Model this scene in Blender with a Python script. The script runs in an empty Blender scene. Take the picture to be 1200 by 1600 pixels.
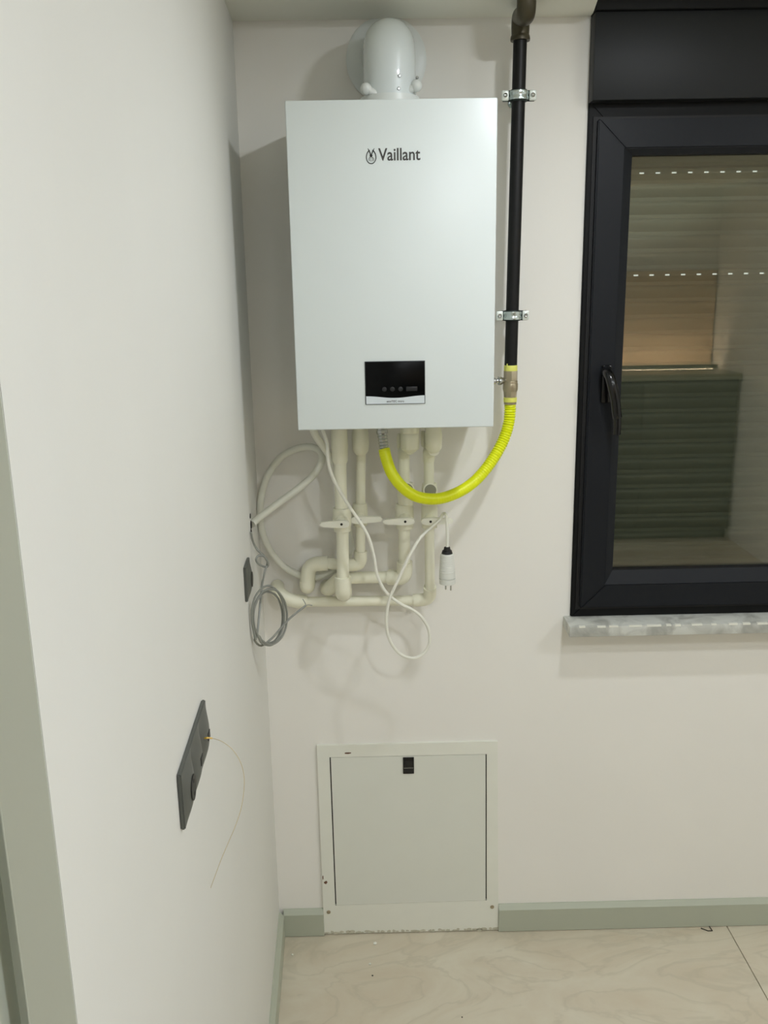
import bpy, bmesh, math, random
from mathutils import Vector, Matrix
random.seed(4)
C = bpy.context.scene.collection
scene = bpy.context.scene
PI = math.pi

# ------------------------------------------------------------------ camera
cam_d = bpy.data.cameras.new('camera')
cam_d.sensor_fit = 'VERTICAL'; cam_d.sensor_height = 24.0
cam_d.lens = 1396.33 / 1600 * 24.0
cam_d.clip_start = .02
cam = bpy.data.objects.new('camera', cam_d); C.objects.link(cam)
Rv, Uv, Fv = (0.9998, -0.0143, -0.0169), (0.0199, 0.2426, 0.9699), (0.0098, 0.97, -0.2428)
cam.matrix_world = Matrix(((Rv[0], Uv[0], -Fv[0], .3142), (Rv[1], Uv[1], -Fv[1], -2.3363), (Rv[2], Uv[2], -Fv[2], 1.905), (0, 0, 0, 1)))
scene.camera = cam

# ------------------------------------------------------------------ world (dusk outside, seen only through the shutter holes)
w = bpy.data.worlds.new('world'); scene.world = w; w.use_nodes = True
w.node_tree.nodes['Background'].inputs[0].default_value = (.80, .86, .80, 1)
w.node_tree.nodes['Background'].inputs[1].default_value = .42

vs = scene.view_settings
vs.view_transform = 'Standard'; vs.look = 'None'; vs.gamma = 1; vs.use_curve_mapping = False
vs.exposure = 1.20

CEIL = 2.60
LAMPS = [(.91, -.915, 3.1, .045), (1.0, -2.3, 2.7, .062), (2.2, -1.7, 2.9, .062), (.9, -3.9, 2.9, .062)]   # x, y, strength, radius
LAMP_COL = (.95, 1.0, 1.06)

# ------------------------------------------------------------------ materials
def srgb(r, g, b):
    f = lambda c: (c / 255 / 12.92) if c / 255 <= .04045 else ((c / 255 + .055) / 1.055) ** 2.4
    return (f(r), f(g), f(b), 1)
MATS = {}
def mat(name, col, rough=.5, metal=0, noise=0, nscale=20, bump=0, bscale=200, spec=.5, coat=0, emit=None, es=0, trans=0, sss=0):
    m = bpy.data.materials.new(name); m.use_nodes = True; nt = m.node_tree; b = nt.nodes['Principled BSDF']
    b.inputs['Base Color'].default_value = col
    b.inputs['Roughness'].default_value = rough; b.inputs['Metallic'].default_value = metal
    b.inputs['Specular IOR Level'].default_value = spec
    b.inputs['Coat Weight'].default_value = coat
    b.inputs['Transmission Weight'].default_value = trans
    if emit: b.inputs['Emission Color'].default_value = emit; b.inputs['Emission Strength'].default_value = es
    tc = nt.nodes.new('ShaderNodeTexCoord')
    if noise:
        n = nt.nodes.new('ShaderNodeTexNoise'); n.inputs['Scale'].default_value = nscale; n.inputs['Detail'].default_value = 6
        nt.links.new(tc.outputs['Object'], n.inputs['Vector'])
        r = nt.nodes.new('ShaderNodeMapRange'); r.inputs[1].default_value = .3; r.inputs[2].default_value = .7
        r.inputs[3].default_value = 1 - noise; r.inputs[4].default_value = 1 + noise
        nt.links.new(n.outputs[0], r.inputs[0])
        mx = nt.nodes.new('ShaderNodeVectorMath'); mx.operation = 'SCALE'; mx.inputs[0].default_value = col[:3]
        nt.links.new(r.outputs[0], mx.inputs['Scale']); nt.links.new(mx.outputs[0], b.inputs['Base Color'])
    if bump:
        n = nt.nodes.new('ShaderNodeTexNoise'); n.inputs['Scale'].default_value = bscale; n.inputs['Detail'].default_value = 3
        nt.links.new(tc.outputs['Object'], n.inputs['Vector'])
        bp = nt.nodes.new('ShaderNodeBump'); bp.inputs['Strength'].default_value = bump; bp.inputs['Distance'].default_value = .001
        nt.links.new(n.outputs[0], bp.inputs['Height']); nt.links.new(bp.outputs[0], b.inputs['Normal'])
    MATS[name] = m; return m
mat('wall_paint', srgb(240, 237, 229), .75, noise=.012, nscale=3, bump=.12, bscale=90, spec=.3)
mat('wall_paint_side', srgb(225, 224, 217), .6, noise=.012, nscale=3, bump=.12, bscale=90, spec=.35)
mat('ceiling_paint', srgb(240, 239, 226), .85, noise=.01, nscale=3)
mat('tan_paint', srgb(224, 198, 168), .6, noise=.04, nscale=4)
mat('baseboard_paint', srgb(180, 184, 166), .45, noise=.015, nscale=6)
mat('casing_paint', srgb(212, 216, 202), .45, noise=.01, nscale=6)
mat('boiler_white', srgb(224, 231, 229), .32, noise=.004, nscale=3, spec=.5)
mat('white_plastic', srgb(226, 229, 224), .35)
mat('gloss_white', srgb(226, 233, 232), .35, coat=.8)
mat('flange_white', srgb(228, 232, 228), .35)
mat('ppr', srgb(240, 238, 216), .35, noise=.015, nscale=30)
mat('ppr_handle', srgb(240, 239, 224), .4)
mat('grey_plug', srgb(142, 140, 120), .5)
mat('hose_white', srgb(226, 226, 212), .3)
mat('cable_white', srgb(236, 235, 222), .35)
mat('plug_white', srgb(222, 223, 214), .45)
mat('cable_grey', srgb(140, 142, 134), .4)
mat('yellow', srgb(232, 240, 6), .38)
mat('pale_yellow', srgb(228, 228, 110), .4)
mat('brass_grey', srgb(176, 164, 138), .33, metal=.75, noise=.05, nscale=60)
mat('steel', srgb(190, 192, 190), .25, metal=1)
mat('zinc', srgb(205, 216, 214), .24, metal=.9)
mat('ear_white', srgb(226, 232, 224), .35, metal=.3)
mat('rubber_green', srgb(30, 42, 36), .6)
mat('black_pipe', srgb(17, 17, 16), .45, spec=.3, noise=.1, nscale=40)
mat('malleable', srgb(72, 66, 48), .42, metal=.35, noise=.15, nscale=50)
mat('frame_dark', srgb(22, 25, 30), .45, spec=.25, bump=.15, bscale=500, noise=.05, nscale=5)
mat('frame_outer', srgb(17, 18, 18), .55, spec=.2, noise=.05, nscale=5)
mat('box_dark', srgb(29, 31, 32), .5, spec=.3, noise=.04, nscale=5)
mat('seal_black', srgb(12, 12, 13), .6)
mat('handle_black', srgb(7, 7, 8), .22)
mat('display_black', srgb(4, 5, 6), .25, spec=.12)
mat('display_rim', srgb(40, 48, 48), .4)
mat('display_button', srgb(26, 27, 30), .35)
mat('display_silver', srgb(214, 222, 224), .35)
mat('ink', srgb(66, 64, 62), .5)
mat('ink_black', srgb(14, 14, 14), .5)
mat('socket_grey', srgb(84, 86, 80), .45)
mat('socket_dark', srgb(22, 22, 20), .5)
mat('fibre', srgb(208, 192, 152), .4)
mat('fibre_sleeve', srgb(234, 190, 70), .4)
mat('door_white', srgb(226, 227, 216), .5, noise=.012, nscale=8)
mat('panel_white', srgb(234, 234, 222), .5, noise=.02, nscale=10)
mat('rust', srgb(104, 72, 52), .8, noise=.3, nscale=90)
mat('plaster', srgb(196, 192, 172), .9, noise=.12, nscale=60)
mat('grout', srgb(150, 142, 124), .9)
mat('lamp_rim', srgb(235, 235, 232), .4)
mat('cabinet_dark', srgb(54, 58, 54), .4)
mat('worktop', srgb(150, 148, 128), .3)
mat('hole_dark', srgb(40, 38, 32), .9)
mat('shutter_grey', srgb(140, 144, 128), .38, noise=.03, nscale=8)
mat('wood_brown', srgb(120, 90, 66), .5, noise=.1, nscale=12)

def floor_mat():
    m = bpy.data.materials.new('floor_stone'); m.use_nodes = True; nt = m.node_tree; b = nt.nodes['Principled BSDF']
    N = nt.nodes.new; L = nt.links.new
    tc = N('ShaderNodeTexCoord')
    mp = N('ShaderNodeMapping'); mp.inputs['Scale'].default_value = (1.0, 2.0, 1); mp.inputs['Rotation'].default_value = (0, 0, .35)
    L(tc.outputs['Object'], mp.inputs['Vector'])
    n1 = N('ShaderNodeTexNoise'); n1.inputs['Scale'].default_value = 2.6; n1.inputs['Detail'].default_value = 10; n1.inputs['Roughness'].default_value = .62; n1.inputs['Distortion'].default_value = 1.4
    L(mp.outputs[0], n1.inputs['Vector'])
    cr = N('ShaderNodeValToRGB'); e = cr.color_ramp.elements
    e[0].position = .3; e[0].color = srgb(203, 190, 166); e[1].position = .72; e[1].color = srgb(216, 209, 189)
    L(n1.outputs[0], cr.inputs[0])
    n2 = N('ShaderNodeTexNoise'); n2.inputs['Scale'].default_value = 2.4; n2.inputs['Detail'].default_value = 8; n2.inputs['Distortion'].default_value = 2.2
    L(mp.outputs[0], n2.inputs['Vector'])
    cv = N('ShaderNodeValToRGB'); e = cv.color_ramp.elements
    e[0].position = .45; e[0].color = (0, 0, 0, 1); e[1].position = .5; e[1].color = (1, 1, 1, 1)
    e2 = cv.color_ramp.elements.new(.54); e2.color = (0, 0, 0, 1)
    L(n2.outputs[0], cv.inputs[0])
    mx = N('ShaderNodeMixRGB'); mx.blend_type = 'MIX'; mx.inputs[2].default_value = srgb(184, 176, 154)
    mul = N('ShaderNodeMath'); mul.operation = 'MULTIPLY'; mul.inputs[1].default_value = .38
    L(cv.outputs[0], mul.inputs[0]); L(mul.outputs[0], mx.inputs[0]); L(cr.outputs[0], mx.inputs[1])
    L(mx.outputs[0], b.inputs['Base Color'])
    b.inputs['Roughness'].default_value = .38
    MATS['floor_stone'] = m
floor_mat()
def marble_mat():
    m = bpy.data.materials.new('sill_marble'); m.use_nodes = True; nt = m.node_tree; b = nt.nodes['Principled BSDF']
    tc = nt.nodes.new('ShaderNodeTexCoord'); n = nt.nodes.new('ShaderNodeTexNoise'); n.inputs['Scale'].default_value = 15; n.inputs['Detail'].default_value = 9; n.inputs['Distortion'].default_value = 1
    cr = nt.nodes.new('ShaderNodeValToRGB'); e = cr.color_ramp.elements
    e[0].position = .35; e[0].color = srgb(166, 166, 158); e[1].position = .6; e[1].color = srgb(208, 209, 201)
    nt.links.new(tc.outputs['Object'], n.inputs['Vector']); nt.links.new(n.outputs[0], cr.inputs[0]); nt.links.new(cr.outputs[0], b.inputs['Base Color'])
    b.inputs['Roughness'].default_value = .45; MATS['sill_marble'] = m
marble_mat()
def glass_mat():      # two coated panes seen as one: clear with a strong mirror part
    m = bpy.data.materials.new('window_glass'); m.use_nodes = True; nt = m.node_tree
    for n in list(nt.nodes): nt.nodes.remove(n)
    o = nt.nodes.new('ShaderNodeOutputMaterial'); mx = nt.nodes.new('ShaderNodeMixShader')
    t = nt.nodes.new('ShaderNodeBsdfTransparent'); t.inputs[0].default_value = (.93, .95, .92, 1)
    g = nt.nodes.new('ShaderNodeBsdfGlossy'); g.inputs['Roughness'].default_value = .015; g.inputs[0].default_value = (1, .96, .88, 1)
    f = nt.nodes.new('ShaderNodeFresnel'); f.inputs[0].default_value = 1.95
    nt.links.new(f.outputs[0], mx.inputs[0]); nt.links.new(t.outputs[0], mx.inputs[1]); nt.links.new(g.outputs[0], mx.inputs[2]); nt.links.new(mx.outputs[0], o.inputs[0])
    MATS['window_glass'] = m
glass_mat()
def lamp_mat():
    m = bpy.data.materials.new('lamp_glow'); m.use_nodes = True; nt = m.node_tree
    b = nt.nodes['Principled BSDF']; b.inputs['Base Color'].default_value = (.9, .9, .9, 1)
    b.inputs['Emission Color'].default_value = LAMP_COL + (1,)
    MATS['lamp_glow'] = m; return m
lamp_mat()

# ------------------------------------------------------------------ mesh helpers
class MB:
    def __init__(s): s.bm = bmesh.new()
    def face(s, pts):
        vs_ = [s.bm.verts.new(p) for p in pts]; s.bm.faces.new(vs_); return s
    def box(s, x0, x1, y0, y1, z0, z1, bev=0, seg=2):
        b2 = bmesh.new()
        bmesh.ops.create_cube(b2, size=1)
        for v in b2.verts:
            v.co = Vector(((x0 + x1) / 2 + v.co.x * (x1 - x0), (y0 + y1) / 2 + v.co.y * (y1 - y0), (z0 + z1) / 2 + v.co.z * (z1 - z0)))
        if bev: bmesh.ops.bevel(b2, geom=b2.edges[:], offset=bev, segments=seg, affect='EDGES', profile=.5)
        s.merge(b2); return s
    def merge(s, b2, M=None):
        mp = {}
        for v in b2.verts: mp[v] = s.bm.verts.new(M @ v.co if M else v.co)
        for f in b2.faces: s.bm.faces.new([mp[v] for v in f.verts])
        b2.free()
    def prism(s, pts, d):                    # polygon extruded by vector d
        d = Vector(d); a = [s.bm.verts.new(p) for p in pts]; b = [s.bm.verts.new(Vector(p) + d) for p in pts]; n = len(a)
        s.bm.faces.new(a); s.bm.faces.new(b[::-1])
        for i in range(n): s.bm.faces.new((a[i], b[i], b[(i + 1) % n], a[(i + 1) % n]))
        return s
    def tube(s, pts, r, seg=14, cap=True):   # swept circle, r number or list
        pts = [Vector(p) for p in pts]; n = len(pts)
        rr = r if isinstance(r, (list, tuple)) else [r] * n
        T = []
        for i in range(n):
            a = pts[max(0, i - 1)]; b = pts[min(n - 1, i + 1)]
            t = b - a
            T.append(t.normalized() if t.length > 1e-9 else Vector((0, 0, 1)))
        u = T[0].orthogonal().normalized(); rings = []
        for i in range(n):
            u = (u - T[i] * u.dot(T[i])).normalized(); v = T[i].cross(u)
            rings.append([s.bm.verts.new(pts[i] + (u * math.cos(2 * PI * k / seg) + v * math.sin(2 * PI * k / seg)) * rr[i]) for k in range(seg)])
        for i in range(n - 1):
            for k in range(seg):
                s.bm.faces.new((rings[i][k], rings[i][(k + 1) % seg], rings[i + 1][(k + 1) % seg], rings[i + 1][k]))
        if cap: s.bm.faces.new(rings[0][::-1]); s.bm.faces.new(rings[-1])
        return s
    def lathe(s, o, d, prof, seg=28):        # prof: (distance along d, radius)
        o = Vector(o); d = Vector(d).normalized(); u = d.orthogonal().normalized(); v = d.cross(u); rings = []
        for h, r in prof:
            rings.append([s.bm.verts.new(o + d * h + (u * math.cos(2 * PI * k / seg) + v * math.sin(2 * PI * k / seg)) * max(r, 1e-5)) for k in range(seg)])
        for i in range(len(prof) - 1):
            for k in range(seg):
                s.bm.faces.new((rings[i][k], rings[i][(k + 1) % seg], rings[i + 1][(k + 1) % seg], rings[i + 1][k]))
        s.bm.faces.new(rings[0][::-1]); s.bm.faces.new(rings[-1]); return s
    def ball(s, o, r, seg=18):
        n = 10; s.lathe(Vector(o) - Vector((0, 0, r)), (0, 0, 1), [(r - r * math.cos(PI * i / n), r * math.sin(PI * i / n)) for i in range(n + 1)], seg); return s
    def build(s, name, m, parent=None, flat=False, base=None, label=None, angle=35):
        bmesh.ops.recalc_face_normals(s.bm, faces=s.bm.faces)
        me = bpy.data.meshes.new(name); s.bm.to_mesh(me); s.bm.free()
        me.materials.append(MATS[m])
        o = bpy.data.objects.new(name, me); C.objects.link(o)
        if parent is not None:
            p = parent.get('_o'); off = world_loc(parent)
            me.transform(Matrix.Translation(-off)); o.parent = parent
        elif base is not None:
            me.transform(Matrix.Translation(-Vector(base))); o.location = base
        if not flat: me.shade_smooth(); me.set_sharp_from_angle(angle=math.radians(angle))
        if label: o['label'] = label
        return o
def world_loc(o):
    v = Vector(o.location)
    while o.parent: o = o.parent; v += Vector(o.location)
    return v
def thing(name, label, cat, loc=(0, 0, 0), group=None):
    o = bpy.data.objects.new(name, None); C.objects.link(o); o.location = loc; o.empty_display_size = .05
    o['label'] = label; o['category'] = cat
    if group: o['group'] = group
    return o
def tag(o, label, cat, group=None):
    o['label'] = label; o['category'] = cat
    if group: o['group'] = group
    return o
def struct(o): o['kind'] = 'structure'; return o
def smooth(pts, n=8):                        # Catmull-Rom through the points
    P = [Vector(p) for p in pts]; P = [P[0] * 2 - P[1]] + P + [P[-1] * 2 - P[-2]]; out = []
    for i in range(1, len(P) - 2):
        a, b, c, d = P[i - 1:i + 3]
        for k in range(n):
            t = k / n
            out.append(.5 * ((2 * b) + (c - a) * t + (2 * a - 5 * b + 4 * c - d) * t * t + (3 * b - a - 3 * c + d) * t ** 3))
    out.append(P[-2]); return out
def bend(pts, rad, n=6):                     # polyline with rounded corners
    P = [Vector(p) for p in pts]; out = [P[0]]
    for i in range(1, len(P) - 1):
        a = (P[i - 1] - P[i]).normalized(); b = (P[i + 1] - P[i]).normalized()
        h = min(rad, (P[i - 1] - P[i]).length * .49, (P[i + 1] - P[i]).length * .49)
        s0 = P[i] + a * h; s1 = P[i] + b * h
        for k in range(n + 1):
            t = k / n; out.append(s0 * (1 - t) ** 2 + P[i] * 2 * t * (1 - t) + s1 * t * t)
    out.append(P[-1]); return out
def text_mesh(name, txt, size, loc, m, parent, width=None, bold=0):
    cu = bpy.data.curves.new('txt', 'FONT'); cu.body = txt; cu.size = size; cu.extrude = .0004; cu.offset = bold; cu.resolution_u = 4
    to = bpy.data.objects.new('txt', cu); C.objects.link(to)
    bpy.context.view_layer.update()
    dg = bpy.context.evaluated_depsgraph_get()
    me = bpy.data.meshes.new_from_object(to.evaluated_get(dg)); bpy.data.objects.remove(to)
    xs = [v.co.x for v in me.vertices]; x0, x1 = min(xs), max(xs)
    k = (width / (x1 - x0)) if width else 1
    off = world_loc(parent)
    for v in me.vertices:
        x, y, z = v.co; v.co = Vector((loc[0] + (x - x0) * k, loc[1] - z, loc[2] + y)) - off
    me.materials.clear(); me.materials.append(MATS[m]); me.name = name
    o = bpy.data.objects.new(name, me); C.objects.link(o); o.parent = parent; return o

# left wall frame: it closes in slightly towards the camera
LA = -.0373
def lw(y, z, o=0.0): return Vector((math.sin(LA) * y + o * math.cos(LA), math.cos(LA) * y - o * math.sin(LA), z))
LEND = -1.7313

# ================================================================== SETTING
# floor of large stone-look tiles
fl = bpy.data.objects.new('floor', None); C.objects.link(fl); struct(fl)
m = MB(); m.box(-1.6, 3.05, -4.85, .02, -.06, -.009); m.build('grout_bed', 'grout', fl, flat=True)
tm = None
for i in range(-2, 3):
    for j in range(9):
        x0 = 1.3625 - 1.35 + i * 1.35; y1 = .015 - .6 * j
        xa, xb = max(x0, -1.58), min(x0 + 1.348, 3.02)
        if xb - xa < .1 or y1 < -4.8: continue
        m = MB(); m.box(xa, xb, max(y1 - .598, -4.82), y1, -.01, 0, bev=.0012, seg=1); m.build('tile', 'floor_stone', fl, flat=True)

# back wall with the window opening
WX0, WX1, WZ0, WZ1 = .8500, 1.96, 1.012, CEIL - .001
m = MB()
m.box(-.17, WX0, 0, .2, -.02, CEIL); m.box(WX1, 3.1, 0, .2, -.02, CEIL)
m.box(WX0, WX1, 0, .2, -.02, WZ0 - .045); m.box(WX0, WX1, 0, .2, WZ1, CEIL)
wall_b = struct(m.build('wall_back', 'wall_paint', flat=True))
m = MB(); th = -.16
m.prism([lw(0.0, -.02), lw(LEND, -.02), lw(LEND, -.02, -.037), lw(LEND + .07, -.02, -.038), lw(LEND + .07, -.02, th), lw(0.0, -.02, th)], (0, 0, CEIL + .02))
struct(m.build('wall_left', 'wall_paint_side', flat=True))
m = MB(); m.box(3.02, 3.15, -4.9, .2, -.02, CEIL); struct(m.build('wall_right', 'wall_paint', flat=True))
m = MB(); m.box(-1.7, 3.15, -4.98, -4.83, -.02, CEIL); struct(m.build('wall_front', 'wall_paint', flat=True))
m = MB(); m.box(-1.72, -1.6, -4.9, .2, -.02, CEIL); m.box(-1.7, -.1, -.02, .16, -.02, CEIL); struct(m.build('wall_corridor', 'wall_paint', flat=True))
m = MB(); m.box(-1.75, 3.15, -5, .25, CEIL, CEIL + .1)
struct(m.build('ceiling', 'ceiling_paint', flat=True))
# dropped beam over the boiler side of the wall
m = MB(); m.prism([(-.1, 0, 2.5228), (WX0 + .002, 0, 2.5228), (0.8299, -.16, 2.5228), (-.1, -.16, 2.5228)], (0, 0, CEIL - 2.5228))
struct(m.build('trim_1', 'ceiling_paint', flat=True))
# baseboards: body plus sloped lighter top lip
def baseboard(name, x0, x1, pr):
    m = MB()
    m.prism([(x0, 0, .002), (x0, -.015, .002), (x0, -.015, .076), (x0, -.004, .089), (x0, 0, .089)], (x1 - x0, 0, 0))
    return m
m = baseboard('b', .0135, .134, 0); m.merge(baseboard('b', .664, 3.02, 0).bm)
struct(m.build('baseboard_back', 'baseboard_paint', flat=True))
m = MB()
m.prism([lw(-.0155, .002), lw(-.0155, .002, .015), lw(-.0155, .076, .015), lw(-.0155, .089, .004), lw(-.0155, .089)], lw(LEND + .005, 0) - lw(-.0155, 0))
struct(m.build('baseboard_left', 'baseboard_paint', flat=True))
# door frame at the near end of the left wall
m = MB(); x0 = .0646
m.box(.0264, x0 - .0002, LEND - .0008, LEND - .0002, 0, 2.45); m.box(.0264, .0275, LEND - .001, LEND + .06, 0, 2.45)
dr = bpy.data.objects.new('door_1', None); C.objects.link(dr); struct(dr)
m.build('casing', 'casing_paint', dr, flat=True)
m = MB(); m.box(.003, .0262, LEND + .03, LEND + .06, 0, 2.45); m.build('groove', 'casing_paint', dr, flat=True)
m = MB(); m.box(-.12, .005, LEND - .004, LEND + .06, 0, 2.45, bev=.0008, seg=1); m.build('jamb', 'casing_paint', dr, flat=True)

# ---------------------------------------------------------------- window
win = bpy.data.objects.new('window_1', None); C.objects.link(win); struct(win); win.location = (WX0, 0, WZ0)
def ring(m, x0, x1, z0, z1, wl, wr, wb, wt, y0, y1, bev=.002):
    # mitred frame, four pieces
    for q in ([(x0, z0), (x1, z0), (x1 - wr, z0 + wb), (x0 + wl, z0 + wb)], [(x0, z1), (x1, z1), (x1 - wr, z1 - wt), (x0 + wl, z1 - wt)],
              [(x0, z0), (x0 + wl, z0 + wb), (x0 + wl, z1 - wt), (x0, z1)], [(x1, z0), (x1 - wr, z0 + wb), (x1 - wr, z1 - wt), (x1, z1)]):
        b2 = MB(); b2.prism([(a, y0, b) for a, b in q], (0, y1 - y0, 0))
        if bev: bmesh.ops.bevel(b2.bm, geom=b2.bm.edges[:], offset=bev, segments=2, affect='EDGES')
        m.merge(b2.bm)
    return m
FZ1 = 2.333
m = MB(); ring(m, WX0, WX1, WZ0, FZ1, .05, .05, .05, .05, -.008, .07, .0025); m.build('outer_frame', 'frame_outer', win)
SX0, SX1, SZ0, SZ1 = .871, WX1 - .026, 1.043, 2.292
m = MB(); ring(m, SX0 - .009, SX1 + .009, SZ0 - .008, SZ1 + .007, .014, .014, .014, .014, -.0115, -.004, 0); m.build('gasket', 'seal_black', win, flat=True)
m = MB(); ring(m, SX0, SX1, SZ0, SZ1, .068, .068, .068, .068, -.026, .04, .003); sash = m.build('sash', 'frame_dark', win)
# bevelled glazing bead
GX0, GX1, GZ0, GZ1 = .9605, SX1 - .09, 1.146, 2.2105
m = MB()
a = [(SX0 + .066, SZ0 + .066), (SX1 - .066, SZ0 + .066), (SX1 - .066, SZ1 - .066), (SX0 + .066, SZ1 - .066)]
b = [(GX0, GZ0), (GX1, GZ0), (GX1, GZ1), (GX0, GZ1)]
for i in range(4):
    j = (i + 1) % 4
    m.face([(a[i][0], -.024, a[i][1]), (a[j][0], -.024, a[j][1]), (b[j][0], -.010, b[j][1]), (b[i][0], -.010, b[i][1])])
    m.face([(b[i][0], -.010, b[i][1]), (b[j][0], -.010, b[j][1]), (b[j][0], .014, b[j][1]), (b[i][0], .014, b[i][1])])
m.build('glazing_bead', 'frame_dark', sash, flat=True)
m = MB(); m.box(GX0 - .008, GX1 + .008, .006, .010, GZ0 - .008, GZ1 + .008); m.build('glass_pane', 'window_glass', sash, flat=True)
# handle: base plate, swan-neck lever, end block
hp = [(0.9157, -0.03, 1.6919), (0.9095, -0.055, 1.6878), (0.9137, -0.072, 1.6764), (0.9191, -0.08, 1.653), (0.9271, -0.08, 1.6206), (0.9324, -0.078, 1.5877), (0.9351, -0.076, 1.5759)]
m = MB(); bz = hp[0]
m.box(bz[0] - .013, bz[0] + .013, -.036, -.026, bz[2] - .085, bz[2] + .013, bev=.005)
m.build('handle_base', 'handle_black', sash)
m = MB(); m.tube(smooth(hp, 6), .0130, 16); e = hp[-1]
m.tube(smooth([(e[0], e[1], e[2] + .004), (e[0] + .001, e[1], e[2] - .02), (e[0] + .001, e[1] + .001, e[2] - .044)], 4), [.0105] * 9, 16)
m.build('handle_lever', 'handle_black', sash)
# roller shutter box above the window
m = MB(); m.box(.8500, WX1, -.045, -.0005, FZ1 - .003, 2.521, bev=.002); m.box(WX0 + .002, WX1, -.001, .19, FZ1 + .001, 2.521)
m.box(WX0 + .008, WX1, -.004, .19, FZ1, FZ1 + .008)
sb = m.build('shutter_box', 'box_dark', win)
m = MB(); m.box(.8480, WX1, -.056, -.0005, 2.5215, 2.546, bev=.002); m.box(WX0, WX1, -.006, .1, 2.546, CEIL)
m.build('shutter_box_lip', 'frame_outer', win)
# side rails behind the glass
m = MB(); m.box(WX0 + .03, WX0 + .075, .085, .155, WZ0, FZ1); m.box(WX1 - .075, WX1 - .03, .085, .155, WZ0, FZ1)
m.box(WX0, WX0 + .06, .07, .2, WZ0, FZ1); m.box(WX1 - .06, WX1, .07, .2, WZ0, FZ1); m.box(WX0, WX1, .07, .2, WZ0 - .02, WZ0 + .03)
m.build('guide_rail', 'shutter_grey', win, flat=True)

# sill of grey-white marble
m = MB(); sx = .832
m.box(sx, 2.02, -.083, .07, .981, 1.0115, bev=.0025)
sill = m.build('window_sill', 'sill_marble', win)
m = MB(); random.seed(7)
for k in range(26):
    x = sx + .03 + k * .044 + random.uniform(-.012, .012); l = random.uniform(.012, .04)
    m.box(x, x + l, -.0838, -.078 + random.uniform(0, .004), 1.0085 - random.uniform(0, .002), 1.0121)
ed = m.build('plaster_smear', 'panel_white', win, flat=True); ed['kind'] = 'stuff'

# roller shutter slats
rs = thing('roller_shutter', 'closed grey-green roller shutter of horizontal slats behind the window glass', 'shutter', (1.4, .12, 1.03))
PITCH = .0426; Z0 = 2.182 - 27 * PITCH + .0005
def bulge(t): return -.0115 * (math.sin(PI / 2 * min(1, t / .76)) ** .8 if t < .76 else math.cos(PI / 2 * (t - .76) / .24) ** .8 if t < 1 else 0)
prof = []
for k in range(9):
    t = k / 8; prof.append((bulge(t), .0025 + t * (PITCH - .0065)))
def slat(x0, x1, z):
    m = MB()
    front = [(.118 + y, z + h) for y, h in prof]; back = [(y + .006, h) for y, h in front[::-1]]
    poly = front + back
    m.prism([(x0, y, h) for y, h in poly], (x1 - x0, 0, 0))
    m.box(x0, x1, .1165, .1235, z - .007, z + .0055)
    return m
XA, XB = WX0 + .062, WX1 - .062
base = None
for i in range(0, 31):
    z = Z0 + (i - .5) * PITCH
    perf = (i in (21, 27))
    if not perf:
        if base is None:
            base = slat(XA, XB, z).build('slat', 'shutter_grey', rs); zb = z
        else:
            o = base.copy(); C.objects.link(o); o.location = base.location + Vector((0, 0, z - zb))
    else:
        # slat with a row of light slots in its neck
        m = MB(); front = [(.118 + y, z + PITCH*.5 - .0175 + (h - .0025) * .37) for y, h in prof]
        m.merge(slat(XA, XB, z - 0).bm) if False else None
        zz = z + PITCH * .5
        def strip(z0, z1):
            pf = [(.118 + bulge(min(1, max(0, (q - z - .0025) / (PITCH - .0065)))), q) for q in [z0 + (z1 - z0) * k / 4 for k in range(5)]]
            m.prism([(XA, y, h) for y, h in pf + [(y + .006, h) for y, h in pf[::-1]]], (XB - XA, 0, 0))
        strip(z + .0025, zz - .0019); strip(zz + .0019, z + PITCH - .004)
        m.box(XA, XB, .1165, .1235, z - .007, z + .0055)
        x = 1.063 - .042 * 4 - (.0 if i == 27 else .002); xl = XA
        while x - .0065 < XB:
            if x - .0065 > xl: m.box(xl, x - .0065, .1080, .1130, zz - .003, zz + .003)
            xl = x + .0065; x += .042
        m.build('slat', 'shutter_grey', rs)

# ================================================================== LAMPS
for i_l, L_ in enumerate(LAMPS[:2]):
    mg = MATS['lamp_glow'].copy(); mg.name = 'lamp_glow_' + 'ab'[i_l]; MATS[mg.name] = mg
    mg.node_tree.nodes['Principled BSDF'].inputs['Emission Strength'].default_value = L_[2] * 62
pos = ['nearest the boiler wall', 'right above the camera', 'to the far right of the camera', 'behind the camera']
for (x, y, e, r), wh in zip(LAMPS, pos):
    t = thing('ceiling_downlight', 'small round recessed ceiling downlight ' + wh, 'lamp', (x, y, CEIL), 'ceiling downlights')
    m = MB(); m.lathe((x, y, CEIL), (0, 0, -1), [(0, r + .012), (.003, r + .011), (.005, r + .003), (.0052, r)]); m.build('rim', 'lamp_rim', t)
    m = MB(); m.lathe((x, y, CEIL - .0052), (0, 0, -1), [(0, r * .97), (.0012, r * .96)]); m.build('diffuser', 'lamp_glow_a' if r < .05 else 'lamp_glow_b', t)

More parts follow.
